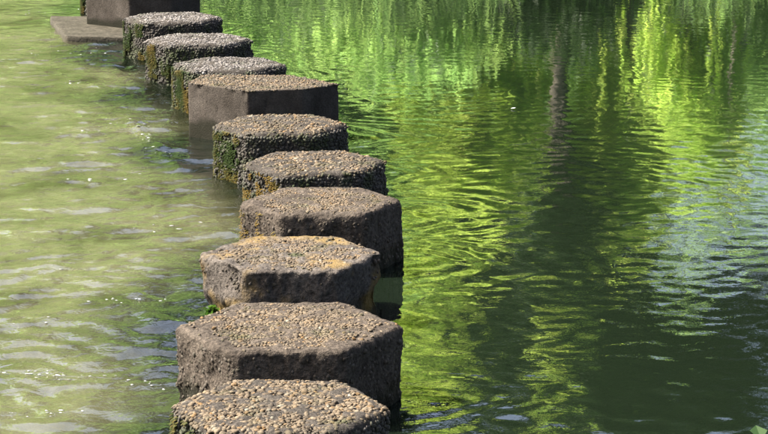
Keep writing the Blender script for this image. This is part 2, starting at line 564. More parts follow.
# ------------------------------------------------------------------ water
def water():
    xs = axis(-4.6, 4.6, 0.0175, -420, 420, 1.3)
    ys = axis(5.0, 25.5, 0.024, -60, 60, 1.3)
    Y, X = np.meshgrid(ys, xs, indexing='ij')
    lx = line_x(Y)
    left = sstep(-0.35, 0.55, lx - X)
    fade = sstep(-6.0, -4.4, X) * (1 - sstep(4.4, 6.0, X)) * sstep(4.0, 5.2, Y) * (1 - sstep(24, 27, Y))
    r2 = np.random.default_rng(11)
    # gentle ripples of the pool
    pool = np.zeros_like(X)
    patch = 0.75 + 0.55 * vnoise(X * 0.55 + 3, Y * 0.35, seed=21) + 0.25 * vnoise(X * 1.7, Y * 1.1, seed=22)
    patch = np.clip(patch, 0.15, 1.6) * (0.55 + 0.55 * sstep(17.5, 11.0, Y))
    wx = X + 0.22 * vnoise(X * 0.9, Y * 0.9, seed=31)
    wy = Y + 0.22 * vnoise(X * 0.9 + 7, Y * 0.9, seed=32)
    for i in range(46):
        lam = 0.075 * (10.0 ** (i / 45.0))
        th = r2.uniform(0, math.pi)
        k = 2 * math.pi / lam
        slope = 0.0046 if lam < 0.22 else 0.0012
        pool += slope / k * np.sin(k * (wx * math.cos(th) + wy * math.sin(th)) + r2.uniform(0, 6.28))
    pool *= patch
    # riffle downstream of the stones
    rif = np.zeros_like(X)
    wx = X + 0.16 * fbm(X * 1.6, Y * 1.6, seed=41)
    wy = Y + 0.16 * fbm(X * 1.6 + 9, Y * 1.6, seed=42)
    for sc_, amp, sd in ((1.3, 0.0030, 51), (2.7, 0.0028, 52), (5.2, 0.0046, 53), (9.0, 0.0066, 54), (15.0, 0.0056, 56)):
        n = vnoise(wx * sc_ * 0.75, wy * sc_, seed=sd)
        rif += amp * (1 - 2.0 * np.abs(n)) * 0.45 + amp * 0.9 * vnoise(wx * sc_ * 0.7, wy * sc_ * 1.1, seed=sd + 30)
    rpatch = np.clip(0.8 + 0.7 * vnoise(X * 0.8, Y * 0.5, seed=61), 0.25, 1.7)
    rif *= rpatch
    h = pool * (1 - left) + rif * left
    # bow waves on the upstream side and wakes behind each stone
    bow = np.zeros_like(X)
    for i, s in enumerate(STONES):
        cx, cy = s['c']
        dx = X - cx
        dy = Y - cy
        wob = 0.24 * vnoise(X * 1.6, Y * 1.9, seed=70 + i) + 0.06 * vnoise(X * 5, Y * 5, seed=71 + i)
        r = np.sqrt((dx / 1.5) ** 2 + (dy * 1.05) ** 2) + wob * 0.6
        r0 = 0.30
        ang = np.arctan2(dy, dx)
        up = np.exp(-((ang - 0.15) / 0.9) ** 2)
        a = 0.0009 if i < 3 else (0.0020 if i < 7 else 0.0011)
        tt = np.clip(r - r0, 0, None)
        bow += a * up * np.cos(2 * math.pi * tt / (0.105 + 0.05 * tt)) * np.exp(-tt / 0.28) * sstep(-0.05, 0.03, r - r0)
        # drawn-down tongue in the gap towards the next stone
        if i + 1 < len(STONES):
            gx, gy = (SC[i] + SC[i + 1]) / 2
            ddx, ddy = X - gx, Y - gy
            wdt = 0.16 + 0.35 * np.clip(ddx, 0, 3)
            bow -= 0.010 * np.exp(-(ddy / wdt) ** 2) * sstep(0.9, -0.2, ddx) * np.exp(-(np.clip(-ddx, 0, 9) / 0.9))
            # V of standing waves below the gap
            q = np.clip(-ddx, 0, None)
            for sg in (-1, 1):
                e = ddy - sg * 0.30 * q + 0.07 * vnoise(X * 2.5, Y * 2.5, seed=90 + i)
                bow += 0.007 * np.exp(-(e / 0.04) ** 2) * sstep(0.0, 0.25, q) * np.exp(-q / 1.5)
            bow += 0.005 * np.sin(2 * math.pi * q / 0.21) * np.exp(-(ddy / 0.22) ** 2) * np.exp(-q / 0.9)
    # the drowned edge of the slab under the smooth block
    e0, e1 = np.array([-1.43, 12.95]), np.array([-1.02, 11.25])
    ed = (e1 - e0) / np.linalg.norm(e1 - e0)
    al = (X - e0[0]) * ed[0] + (Y - e0[1]) * ed[1]
    ac = -(X - e0[0]) * ed[1] + (Y - e0[1]) * ed[0] + 0.03 * vnoise(X * 6, Y * 6, seed=123)
    bow += 0.011 * np.exp(-(ac / 0.035) ** 2) * sstep(-0.1, 0.15, al) * sstep(1.85, 1.5, al)
    h = h + bow
    h = h * fade - 0.012 * left
    chop = (0.0002 + 0.0006 * patch) * (1 - left) + left * 0.0085 * rpatch
    v = np.stack([X, Y, h], -1).reshape(-1, 3)
    me = mesh_np('river', v, grid_faces(len(ys), len(xs)), True, {'chop': chop.ravel(), 'clear': sstep(-0.25, 0.45, lx - X).ravel(), 'shallow': sstep(0.28, 0.80, lx - X + 0.3 * vnoise(X * 1.1, Y * 1.1, seed=3)).ravel()})
    o = obj('river', me, M['water'])
    o['kind'] = 'structure'
    return xs, ys, h


WX, WY, WH = water()


def water_z(x, y):
    return WH[np.searchsorted(WY, y), np.searchsorted(WX, x)]


# ------------------------------------------------------------------ stepping stones
def ico(sub):
    bm = bmesh.new()
    bmesh.ops.create_icosphere(bm, subdivisions=sub, radius=1.0)
    v = np.array([x.co[:] for x in bm.verts])
    f = np.array([[q.index for q in p.verts] for p in bm.faces])
    bm.free()
    return v, f


ICO1 = ico(1)
ICO2 = ico(2)


def rand_rot(n, r):
    q = r.normal(size=(n, 4))
    q /= np.linalg.norm(q, axis=1)[:, None]
    w, x, y, z = q.T
    return np.stack([np.stack([1 - 2 * (y * y + z * z), 2 * (x * y - z * w), 2 * (x * z + y * w)], -1),
                     np.stack([2 * (x * y + z * w), 1 - 2 * (x * x + z * z), 2 * (y * z - x * w)], -1),
                     np.stack([2 * (x * z - y * w), 2 * (y * z + x * w), 1 - 2 * (x * x + y * y)], -1)], 1)


def pebbles(pts, nrm, size, tone, coat, sub, r, flat=0.55):
    """pebbles lying on pts with normals nrm"""
    bv, bf = sub
    n = len(pts)
    nv = len(bv)
    jit = 1 + r.uniform(-0.27, 0.27, size=(n, nv, 1))
    rad = np.stack([r.uniform(0.75, 1.25, n), r.uniform(0.6, 0.95, n), r.uniform(flat * 0.7, flat * 1.2, n)], -1)
    v = bv[None] * jit * rad[:, None, :] * size[:, None, None]
    # a random turn in the plane, a slight tilt, then onto the normal
    a = r.uniform(0, 6.283, n)
    ca, sa = np.cos(a), np.sin(a)
    Rz = np.zeros((n, 3, 3))
    Rz[:, 0, 0], Rz[:, 0, 1], Rz[:, 1, 0], Rz[:, 1, 1], Rz[:, 2, 2] = ca, -sa, sa, ca, 1
    nn = nrm + r.normal(0, 0.22, size=nrm.shape)
    nn /= np.linalg.norm(nn, axis=1)[:, None]
    ref = np.where(np.abs(nn[:, 2:3]) < 0.9, np.array([[0, 0, 1.0]]), np.array([[1.0, 0, 0]]))
    t1 = np.cross(ref, nn)
    t1 /= np.linalg.norm(t1, axis=1)[:, None]
    t2 = np.cross(nn, t1)
    B = np.stack([t1, t2, nn], -1)
    v = np.einsum('nij,njk,nmk->nmi', B, Rz, v) + pts[:, None, :]
    f = bf[None] + (np.arange(n) * nv)[:, None, None]
    return v.reshape(-1, 3), f.reshape(-1, 3), np.repeat(tone, nv), np.repeat(coat, nv)


def resample(poly, n, round_r):
    P = np.array(poly)
    Q = np.roll(P, -1, 0)
    seg = np.linalg.norm(Q - P, axis=1)
    tot = seg.sum()
    cum = np.concatenate([[0], np.cumsum(seg)])
    s = np.arange(n) / n * tot
    idx = np.clip(np.searchsorted(cum, s, 'right') - 1, 0, len(P) - 1)
    t = (s - cum[idx]) / seg[idx]
    pts = P[idx] + (Q[idx] - P[idx]) * t[:, None]
    w = max(1, int(round_r / (tot / n)))
    for _ in range(2):
        acc = np.zeros_like(pts)
        for k in range(-w, w + 1):
            acc += np.roll(pts, k, 0)
        pts = acc / (2 * w + 1)
    tang = np.roll(pts, -1, 0) - np.roll(pts, 1, 0)
    tang /= np.linalg.norm(tang, axis=1)[:, None]
    nrm = np.stack([tang[:, 1], -tang[:, 0]], -1)       # outward for counter-clockwise outlines
    return pts, nrm, tot


def inside(poly, p):
    P = np.array(poly)
    Q = np.roll(P, -1, 0)
    e = Q - P
    ok = np.full(len(p), 1e9)
    for a, d in zip(P, e):
        nrm = np.array([-d[1], d[0]]) / np.linalg.norm(d)
        ok = np.minimum(ok, (p - a) @ nrm)
    return ok                                            # distance inwards


def make_stone(i, s):
    r = np.random.default_rng(100 + i)
    kind, top, edge = s['kind'], s['top'], s['edge']
    cx, cy = s['c']
    t = thing('stepping_stone', s['label'], 'stepping stone', (cx, cy, 0.0), 'stepping stones crossing the river')
    poly = [(x - cx, y - cy) for x, y in s['poly']]
    nper = 280
    rr = {'pebbled': 0.05, 'rimmed': 0.022, 'undercut': 0.018, 'formed': 0.008}[kind]
    pts, nrm, tot = resample(poly, nper, rr)
    bottom = -0.62
    nz = 46
    rows = []                                            # (inset, z, side weight)
    for z in np.linspace(bottom, top - edge, nz):
        rows.append((0.0, z, 1.0))
    for k in range(1, 6):
        a = k / 5 * math.pi / 2
        rows.append((edge * (1 - math.cos(a)), top - edge + edge * math.sin(a), 1.0 - 0.6 * k / 5))
    V, W = [], []
    for ins, z, w in rows:
        V.append(np.column_stack([pts - nrm * ins, np.full(nper, z)]))
        W.append(np.full(nper, w))
    last = pts - nrm * edge
    for k in range(1, 22):
        f = 1 - k / 22.0
        V.append(np.column_stack([last * f, np.full(nper, top)]))
        W.append(np.zeros(nper))
    V = np.array(V)
    W = np.array(W)
    nr = len(V)
    x, y, z = V[..., 0], V[..., 1], V[..., 2]
    gx, gy = x + cx, y + cy
    amp = {'pebbled': 0.006, 'rimmed': 0.0055, 'undercut': 0.006, 'formed': 0.0}[kind]
    d = amp * fbm(gx * 38, gy * 38, z * 38, 3, seed=i) + amp * 1.4 * fbm(gx * 9, gy * 9, z * 9, 2, seed=i + 40)
    if kind == 'formed':
        d = 0.0012 * fbm(gx * 12, gy * 12, z * 12, 3, seed=i)
        chip = np.clip(fbm(gx * 16, gy * 16, z * 16, 2, seed=i + 4) - 0.30, 0, 1) * sstep(top - 0.045, top - 0.004, z)
        pit = np.clip(vnoise(gx * 55, gy * 55, z * 55, seed=i + 6) - 0.62, 0, 1)
        d = d - 0.030 * chip - 0.014 * pit
    if kind == 'undercut':
        zed = 0.105 + 0.025 * vnoise(gx * 6, gy * 6, seed=i) + 0.03 * (x / 0.34) - 0.02
        cut = sstep(0.035, -0.02, z - zed) * W
        d = d - cut * (0.032 + 0.015 * vnoise(gx * 11, gy * 11, z * 11, seed=i + 3))
        # broken bites along the arris
        bite = np.clip(vnoise(gx * 9, gy * 9, z * 9, seed=77) - 0.35, 0, 1) * W
        d = d - 0.035 * bite
    d2 = d * W
    x2 = x + nrm[None, :, 0] * d2
    y2 = y + nrm[None, :, 1] * d2
    dome = 0.006 if kind == 'pebbled' else 0.0
    rad = np.sqrt(x * x + y * y) / 0.34
    z2 = z + (1 - W) * (1.0 * amp * fbm(gx * 30, gy * 30, None, 2, seed=i + 60) - dome * rad ** 2)
    v = np.stack([x2, y2, z2], -1).reshape(-1, 3)
    f = grid_faces(nr, nper, True)
    bmat = {'pebbled': M['rough'], 'rimmed': M['weathered'], 'undercut': M['lichen'], 'formed': M['smooth']}[kind]
    cen = len(v)
    v = np.vstack([v, [[0, 0, top]]])
    base = (nr - 1) * nper
    fan = np.array([[base + k, base + (k + 1) % nper, cen, cen] for k in range(nper)])
    me = bpy.data.meshes.new('body')
    me.from_pydata(v.tolist(), [], f.tolist() + [q[:3].tolist() for q in fan])
    me.polygons.foreach_set('use_smooth', np.ones(len(me.polygons), bool))
    if kind == 'formed':
        me.set_sharp_from_angle(angle=R(28))
    obj('body', me, bmat, t)

    # pebbles set into the top
    sp = s['peb']
    rim = s.get('rim', 0.0)
    g = sp * 0.90
    n = int(0.9 / g)
    ix, iy = np.meshgrid(np.arange(-n // 2, n // 2 + 1), np.arange(-n // 2, n // 2 + 1))
    p = np.stack([(ix + 0.5 * (iy % 2)) * g, iy * g * 0.87], -1).reshape(-1, 2).astype(float)
    p += r.uniform(-0.33, 0.33, size=p.shape) * g
    din = inside(poly, p)
    wob = 0.028 * vnoise((p[:, 0] + cx) * 12, (p[:, 1] + cy) * 12, seed=i + 5) if rim else 0.0
    keep = din > (rim + wob if rim else edge * 0.12)
    if rim:                                              # sparse loose ones on the rim
        keep |= (din > 0.012) & (r.uniform(size=len(p)) < 0.12)
    p, din = p[keep], din[keep]
    m = len(p)
    eb = np.clip(edge - din, 0, edge)
    drop = edge - np.sqrt(np.clip(edge ** 2 - eb ** 2, 0, None))
    zz = top - drop * (1.0 if kind == 'pebbled' else 0.5)
    zz = zz - dome * ((p ** 2).sum(1) / 0.34 ** 2) - sp * 0.16 + r.normal(0, sp * 0.10, m)
    tone = np.clip(r.beta(2.2, 2.0, m) + 0.10 * vnoise((p[:, 0] + cx) * 9, (p[:, 1] + cy) * 9, seed=i + 9), 0, 1)
    coat = np.clip(0.10 + 0.5 * fbm((p[:, 0] + cx) * 9, (p[:, 1] + cy) * 9, None, 2, seed=i + 12) + 0.5 * eb / edge + r.normal(0, 0.12, m), 0, 0.9)
    out2 = p / (np.linalg.norm(p, axis=1)[:, None] + 1e-6)
    nr3 = np.column_stack([out2 * (eb / edge)[:, None] * (0.9 if kind == 'pebbled' else 0.0), np.ones(m)])
    size = sp * 0.60 * r.choice([0.62, 0.85, 1.0, 1.25], m) * r.uniform(0.85, 1.15, m)
    sub = ICO2 if i < 3 else ICO1
    pv, pf, pt, pc = pebbles(np.column_stack([p, zz]), nr3, size, tone, coat, sub, r, 0.62)
    me = mesh_np('pebble_topping', pv, pf, i >= 0, {'tone': pt, 'coat': pc})
    obj('pebble_topping', me, M['pebble_grey'] if i in (7, 8, 9, 11) else M['pebble'], t, 'stuff')

    # pebbles standing proud of the sides of the washed-out stones
    if kind in ('pebbled', 'rimmed', 'undercut'):
        knob = kind != 'pebbled'
        if knob:
            sp = 0.017
        g2 = sp * (1.15 if knob else 0.95)
        na, nh = int(tot / g2), int((top - edge * 0.4 + 0.12) / (g2 * 0.87))
        ia, ih = np.meshgrid(np.arange(na), np.arange(nh))
        a = ((ia + 0.5 * (ih % 2) + r.uniform(-0.3, 0.3, ia.shape)) / na * nper).ravel() % nper
        h = (-0.12 + ih * g2 * 0.87 + r.uniform(-0.3, 0.3, ia.shape) * g2).ravel()
        k = a.astype(int) % nper
        up = np.clip((h - (top - edge)) / edge, 0, 1)
        ar = np.arcsin(up)
        q = np.column_stack([pts[k] - nrm[k] * (edge * (1 - np.cos(ar)))[:, None], h])
        if kind == 'undercut':
            sel = h > 0.165
            q, k, h, up, ar = q[sel], k[sel], h[sel], up[sel], ar[sel]
        dn = amp * fbm((q[:, 0] + cx) * 38, (q[:, 1] + cy) * 38, h * 38, 3, seed=i) + amp * 1.4 * fbm((q[:, 0] + cx) * 9, (q[:, 1] + cy) * 9, h * 9, 2, seed=i + 40)
        qn = np.column_stack([nrm[k] * np.cos(ar)[:, None], np.sin(ar)])
        q += qn * (dn + r.normal(0.0 if knob else 0.0015, 0.0016, len(q)) - (0.0036 if knob else 0.0))[:, None]
        if kind == 'pebbled':
            nk_ = r.uniform(size=len(q)) < 1.0
        else:
            nk_ = r.uniform(size=len(q)) < np.clip((0.8 if kind == 'rimmed' else 0.2) + 0.6 * vnoise((q[:, 0] + cx) * 7, (q[:, 1] + cy) * 7, h * 7, seed=i + 2), 0.1, 1)
        q, qn, h = q[nk_], qn[nk_], h[nk_]
        m = len(q)
        tone = np.clip(r.beta(2, 3, m), 0, 1)
        ct = np.clip(0.92 - 0.55 * np.clip((h - (top - 0.05)) / 0.05, 0, 1) + r.normal(0, 0.1, m), 0.1, 1) if not knob else np.clip(r.normal(0.9, 0.1, m), 0, 1)
        size = sp * 0.58 * r.uniform(0.7, 1.25, m)
        pv, pf, pt, pc = pebbles(q, qn, size * (r.uniform(0.6, 1.1, m) if knob else 1.0), tone, ct, ICO1, r, 0.6)
        me = mesh_np('side_pebbles', pv, pf, True, {'tone': pt, 'coat': pc})
        obj('side_pebbles', me, M['knob'] if knob else M['pebble_grey'], t, 'stuff')

    # moss clinging to the sides that face left
    if s['moss'] > 0:
        cnt = int(8000 * s['moss'])
        k = r.integers(0, nper, cnt * 4)
        h = r.uniform(-0.02, top - 0.02, cnt * 4)
        q = np.column_stack([pts[k], h])
        nk = nrm[k]
        lf = np.clip((-nk[:, 0] - 0.3) / 0.4, 0, 1) * 0.9 - 0.1
        den = 0.9 * vnoise((q[:, 0] + cx) * 13, (q[:, 1] + cy) * 13, h * 11, seed=i + 31) \
            + 0.5 * vnoise((q[:, 0] + cx) * 34, (q[:, 1] + cy) * 34, h * 30, seed=i + 32) + (lf - 0.72) * 1.8 \
            - np.clip(h - 0.12, 0, 1) * 1.5
        kp = np.nonzero(den > 0.05)[0][:cnt]
        if len(kp) > 10:
            q, nk, h = q[kp], nk[kp], h[kp]
            m = len(q)
            q[:, :2] += nk * r.uniform(-0.001, 0.008, m)[:, None]
            och = np.clip(0.5 + 0.9 * vnoise((q[:, 0] + cx) * 8, (q[:, 1] + cy) * 8, h * 8, seed=i + 50) + (0.35 if i in (0, 3, 4) else -0.15) + r.normal(0, 0.15, m), 0, 1)
            tip = np.column_stack([nk * r.uniform(0.002, 0.008, m)[:, None], -r.uniform(0.003, 0.012, m)])
            sid = np.column_stack([-nk[:, 1], nk[:, 0], np.zeros(m)]) * r.uniform(0.002, 0.005, m)[:, None]
            mid = tip * 0.5 + np.column_stack([nk * 0.006, np.zeros(m)])
            vv = np.stack([q - sid, q + sid, q + mid + sid * 0.7, q + tip, q + mid - sid * 0.7], 1).reshape(-1, 3)
            o5 = (np.arange(m) * 5)[:, None]
            ff = np.vstack([o5 + [[0, 1, 2]], o5 + [[0, 2, 4]], o5 + [[4, 2, 3]]])
            me = mesh_np('moss', vv, ff, False, {'tone': np.repeat(och, 5)})
            obj('moss', me, M['moss'], t, 'stuff')
    return t


roots = [make_stone(i, s) for i, s in enumerate(STONES)]


def make_slab(parent, corners, z0, z1, c):
    """square foundation slab, a little worn along its arris"""
    poly = [(x - c[0], y - c[1]) for x, y in corners]
    n = 160
    pts, nrm, tot = resample(poly, n, 0.012)
    rows = [(0, z0), (0, z1 - 0.03), (0, z1 - 0.008), (0.003, z1 - 0.002), (0.010, z1)]
    V = [np.column_stack([pts - nrm * a, np.full(n, z)]) for a, z in rows]
    for k in range(1, 20):
        V.append(np.column_stack([(pts - nrm * 0.010) * (1 - k / 20.0), np.full(n, z1)]))
    V = np.array(V)
    g = 0.006 * fbm((V[..., 0] + c[0]) * 7, (V[..., 1] + c[1]) * 7, V[..., 2] * 7, 3, seed=5)
    V[:5, :, 0] += nrm[None, :, 0] * g[:5]
    V[:5, :, 1] += nrm[None, :, 1] * g[:5]
    V[5:, :, 2] += g[5:] * 0.3
    v = np.vstack([V.reshape(-1, 3), [[0, 0, z1]]])
    f = grid_faces(len(V), n, True).tolist()
    base = (len(V) - 1) * n
    f += [[base + k, base + (k + 1) % n, len(v) - 1] for k in range(n)]
    me = bpy.data.meshes.new('foundation_slab')
    me.from_pydata(v.tolist(), [], f)
    me.polygons.foreach_set('use_smooth', np.ones(len(me.polygons), bool))
    me.set_sharp_from_angle(angle=R(40))
    return obj('foundation_slab', me, M['slab'], parent)


def square(corner, ang, wx, wy):
    c, s = math.cos(R(ang)), math.sin(R(ang))
    ax, ay = (c, s), (-s, c)
    x, y = corner
    return [(x, y), (x + wx * ax[0], y + wx * ax[1]),
            (x + wx * ax[0] + wy * ay[0], y + wx * ax[1] + wy * ay[1]), (x + wy * ay[0], y + wy * ay[1])]


make_slab(roots[10], [(-2.29, 16.40), (-1.62, 16.26), (-1.36, 17.5), (-2.57, 17.62)], -0.4, 0.026, STONES[10]['c'])
make_slab(roots[6], [(-1.14, 11.62), (-0.50, 11.62), (-0.26, 12.65), (-1.36, 12.78)], -0.4, -0.022, STONES[6]['c'])


# ------------------------------------------------------------------ sky glints on the riffle, imitated by white flecks
def sky_glint_flecks():
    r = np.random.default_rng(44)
    # lines of white flecks standing in for sky glints: start, end, count, spread
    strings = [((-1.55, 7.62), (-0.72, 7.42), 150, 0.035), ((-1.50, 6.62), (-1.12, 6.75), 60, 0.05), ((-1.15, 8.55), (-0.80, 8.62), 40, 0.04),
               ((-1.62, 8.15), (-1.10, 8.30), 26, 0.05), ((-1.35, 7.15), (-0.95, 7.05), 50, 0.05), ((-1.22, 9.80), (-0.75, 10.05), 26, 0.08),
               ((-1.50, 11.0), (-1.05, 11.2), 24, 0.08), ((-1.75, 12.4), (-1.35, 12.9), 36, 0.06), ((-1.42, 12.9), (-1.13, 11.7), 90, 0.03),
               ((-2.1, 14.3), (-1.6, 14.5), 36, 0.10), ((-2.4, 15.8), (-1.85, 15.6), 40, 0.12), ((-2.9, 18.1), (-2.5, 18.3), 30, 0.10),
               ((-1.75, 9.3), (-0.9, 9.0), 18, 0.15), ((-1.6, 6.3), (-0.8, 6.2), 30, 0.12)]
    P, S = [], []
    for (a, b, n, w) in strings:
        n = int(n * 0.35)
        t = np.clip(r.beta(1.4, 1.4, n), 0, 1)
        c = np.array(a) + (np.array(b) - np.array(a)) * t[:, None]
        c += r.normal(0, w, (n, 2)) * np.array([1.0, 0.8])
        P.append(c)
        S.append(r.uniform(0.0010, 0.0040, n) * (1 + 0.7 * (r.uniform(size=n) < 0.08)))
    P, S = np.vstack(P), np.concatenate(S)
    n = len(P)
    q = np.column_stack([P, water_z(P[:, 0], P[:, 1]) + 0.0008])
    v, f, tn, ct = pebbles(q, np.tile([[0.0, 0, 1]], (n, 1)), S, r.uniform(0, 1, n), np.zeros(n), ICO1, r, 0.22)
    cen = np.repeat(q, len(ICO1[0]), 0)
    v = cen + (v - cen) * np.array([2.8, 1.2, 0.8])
    o = obj('sky_glint_flecks', mesh_np('sky_glint_flecks', v, f), M['white'])
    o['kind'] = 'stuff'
    o['label'] = 'white flecks imitating sky glints on the shallow riffle left of the stones'
    o['category'] = 'sky_glint_flecks'


sky_glint_flecks()


# ------------------------------------------------------------------ plants on and beside the stones
def leaf_mesh(name, P, D, Wd, L, tone, bend=0.25, wide=0.3):
    """pointed leaves: base P, direction D, side Wd (unit), length L (n,)"""
    n = len(P)
    nrm = np.cross(D, Wd)
    L1 = L[:, None]
    w = wide * L1
    v = np.stack([P, P + D * L1 * 0.45 + Wd * w + nrm * L1 * 0.08,
                  P + D * L1 - np.array([[0, 0, 1.0]]) * L1 * bend,
                  P + D * L1 * 0.45 - Wd * w + nrm * L1 * 0.08], 1)
    o = (np.arange(n) * 4)[:, None]
    f = np.vstack([o + [[0, 1, 2]], o + [[0, 2, 3]]])
    return mesh_np(name, v.reshape(-1, 3), f, False, {'tone': np.repeat(tone, 4)})


def unit(a):
    return a / np.linalg.norm(a, axis=1)[:, None]


def tubes(paths, sides=7):
    """paths: list of (points (k,3), radii (k,)) -> verts, faces"""
    VV, FF, off = [], [], 0
    for P, rad in paths:
        P = np.asarray(P, float)
        k = len(P)
        T = np.gradient(P, axis=0)
        T = unit(T)
        ref = np.where(np.abs(T[:, 2:3]) < 0.95, np.array([[0, 0, 1.0]]), np.array([[1.0, 0, 0]]))
        A = unit(np.cross(T, ref))
        B = np.cross(T, A)
        th = np.arange(sides) / sides * 2 * math.pi
        ring = P[:, None, :] + np.asarray(rad)[:, None, None] * (np.cos(th)[None, :, None] * A[:, None, :] + np.sin(th)[None, :, None] * B[:, None, :])
        VV.append(ring.reshape(-1, 3))
        FF.append(grid_faces(k, sides, True) + off)
        off += k * sides
    return np.vstack(VV), np.vstack(FF)


# bright tuft growing out of the eroded flank of the undercut stone
TUFT_N = 40
tf = thing('fern_tuft', 'small bright green tuft growing from the left flank of the undercut stone', 'plant', (-0.615, 8.10, 0.07))
r_ = np.random.default_rng(3)
n = 70
D = unit(np.column_stack([r_.normal(-0.6, 0.5, n), r_.normal(-0.6, 0.4, n), r_.uniform(0.0, 1.1, n)]))
Wd = unit(np.cross(D, r_.normal(size=(n, 3))))
obj('leaves', leaf_mesh('leaves', r_.normal(0, 0.009, (n, 3)), D, Wd, r_.uniform(0.015, 0.038, n), r_.uniform(0, 1, n), 0.3), M['tuft'], tf)
sv, sf = tubes([(np.array([[0.03, 0.02, -0.01], [0.01, 0.0, 0.0], [-0.008, -0.01, 0.015]]), np.array([0.004, 0.003, 0.001]))])
obj('stem', mesh_np('stem', sv, sf), M['tuft'], tf)

# white petal afloat on the pool
pt = np.array([[-0.022, 0, 0.004], [-0.008, 0.014, 0.008], [0.010, 0.012, 0.010], [0.024, 0.0, 0.012], [0.010, -0.012, 0.009], [-0.008, -0.014, 0.007],
               [0, 0, 0.003]])
pm = bpy.data.meshes.new('floating_petal')
pm.from_pydata(pt.tolist(), [], [[k, (k + 1) % 6, 6] for k in range(6)])
po = obj('floating_petal', pm, M['white'])
po.location = (0.75, 13.20, 0.003)
po.scale = (0.6, 0.6, 0.6)
sol = po.modifiers.new('thickness', 'SOLIDIFY')
sol.thickness = 0.002
po['label'] = 'tiny white petal floating alone on the green pool'
po['category'] = 'petal'


# leafy plant on the near bank whose tip reaches into the corner of the view
def bank_plant(loc, height, label, seed):
    r = np.random.default_rng(seed)
    t = thing('bank_plant', label, 'plant', loc)
    P = [np.array([0.0, 0, -0.05])]
    for k in range(9):
        P.append(P[-1] + np.array([-0.012 + r.normal(0, 0.006), 0.004, (height + 0.05) / 9]))
    P = np.array(P)
    v, f = tubes([(P, np.linspace(0.006, 0.002, 10))])
    obj('stem', mesh_np('stem', v, f), M['tuft'], t)
    for k in range(2, 10):
        for sgn in (0, 1):
            a = k * 1.57 + sgn * math.pi + 0.1
            el = 0.35 if k < 9 else 0.7
            D = np.array([[math.cos(a) * math.cos(el), math.sin(a) * math.cos(el), math.sin(el)]])
            Wd = unit(np.cross(D, [[0, 0, 1.0]]))
            L = np.array([0.11 - 0.006 * k])
            obj('leaf', leaf_mesh('leaf', P[k:k + 1], D, Wd, L, np.array([r.uniform(0.2, 1)]), 0.35), M['tuft'], t)
    return t


bank_plant((0.806, 4.0, 0.245), 0.60, 'bright green leaf tip of a bank plant poking into the lower right corner', 5)


# ------------------------------------------------------------------ far bank: what the pool mirrors
def ground_z(x, y):
    t = y - FAR_BANK
    tt = min(max(t / 5.5, 0), 1)
    return 1.9 * tt * tt * (3 - 2 * tt) + max(0, min(t - 5, 60)) * 0.18


def leaf_cloud(centers, radii, per, size, r, droop=0.3, zsq=0.75):
    P = np.repeat(centers, per, 0) + r.normal(size=(len(centers) * per, 3)) * np.repeat(radii, per)[:, None] * np.array([1, 1, zsq])
    n = len(P)
    D = unit(r.normal(size=(n, 3)) + np.array([0, 0, -droop]))
    Wd = unit(np.cross(D, r.normal(size=(n, 3))))
    L = size * r.uniform(0.7, 1.4, n)
    return P, D, Wd, L


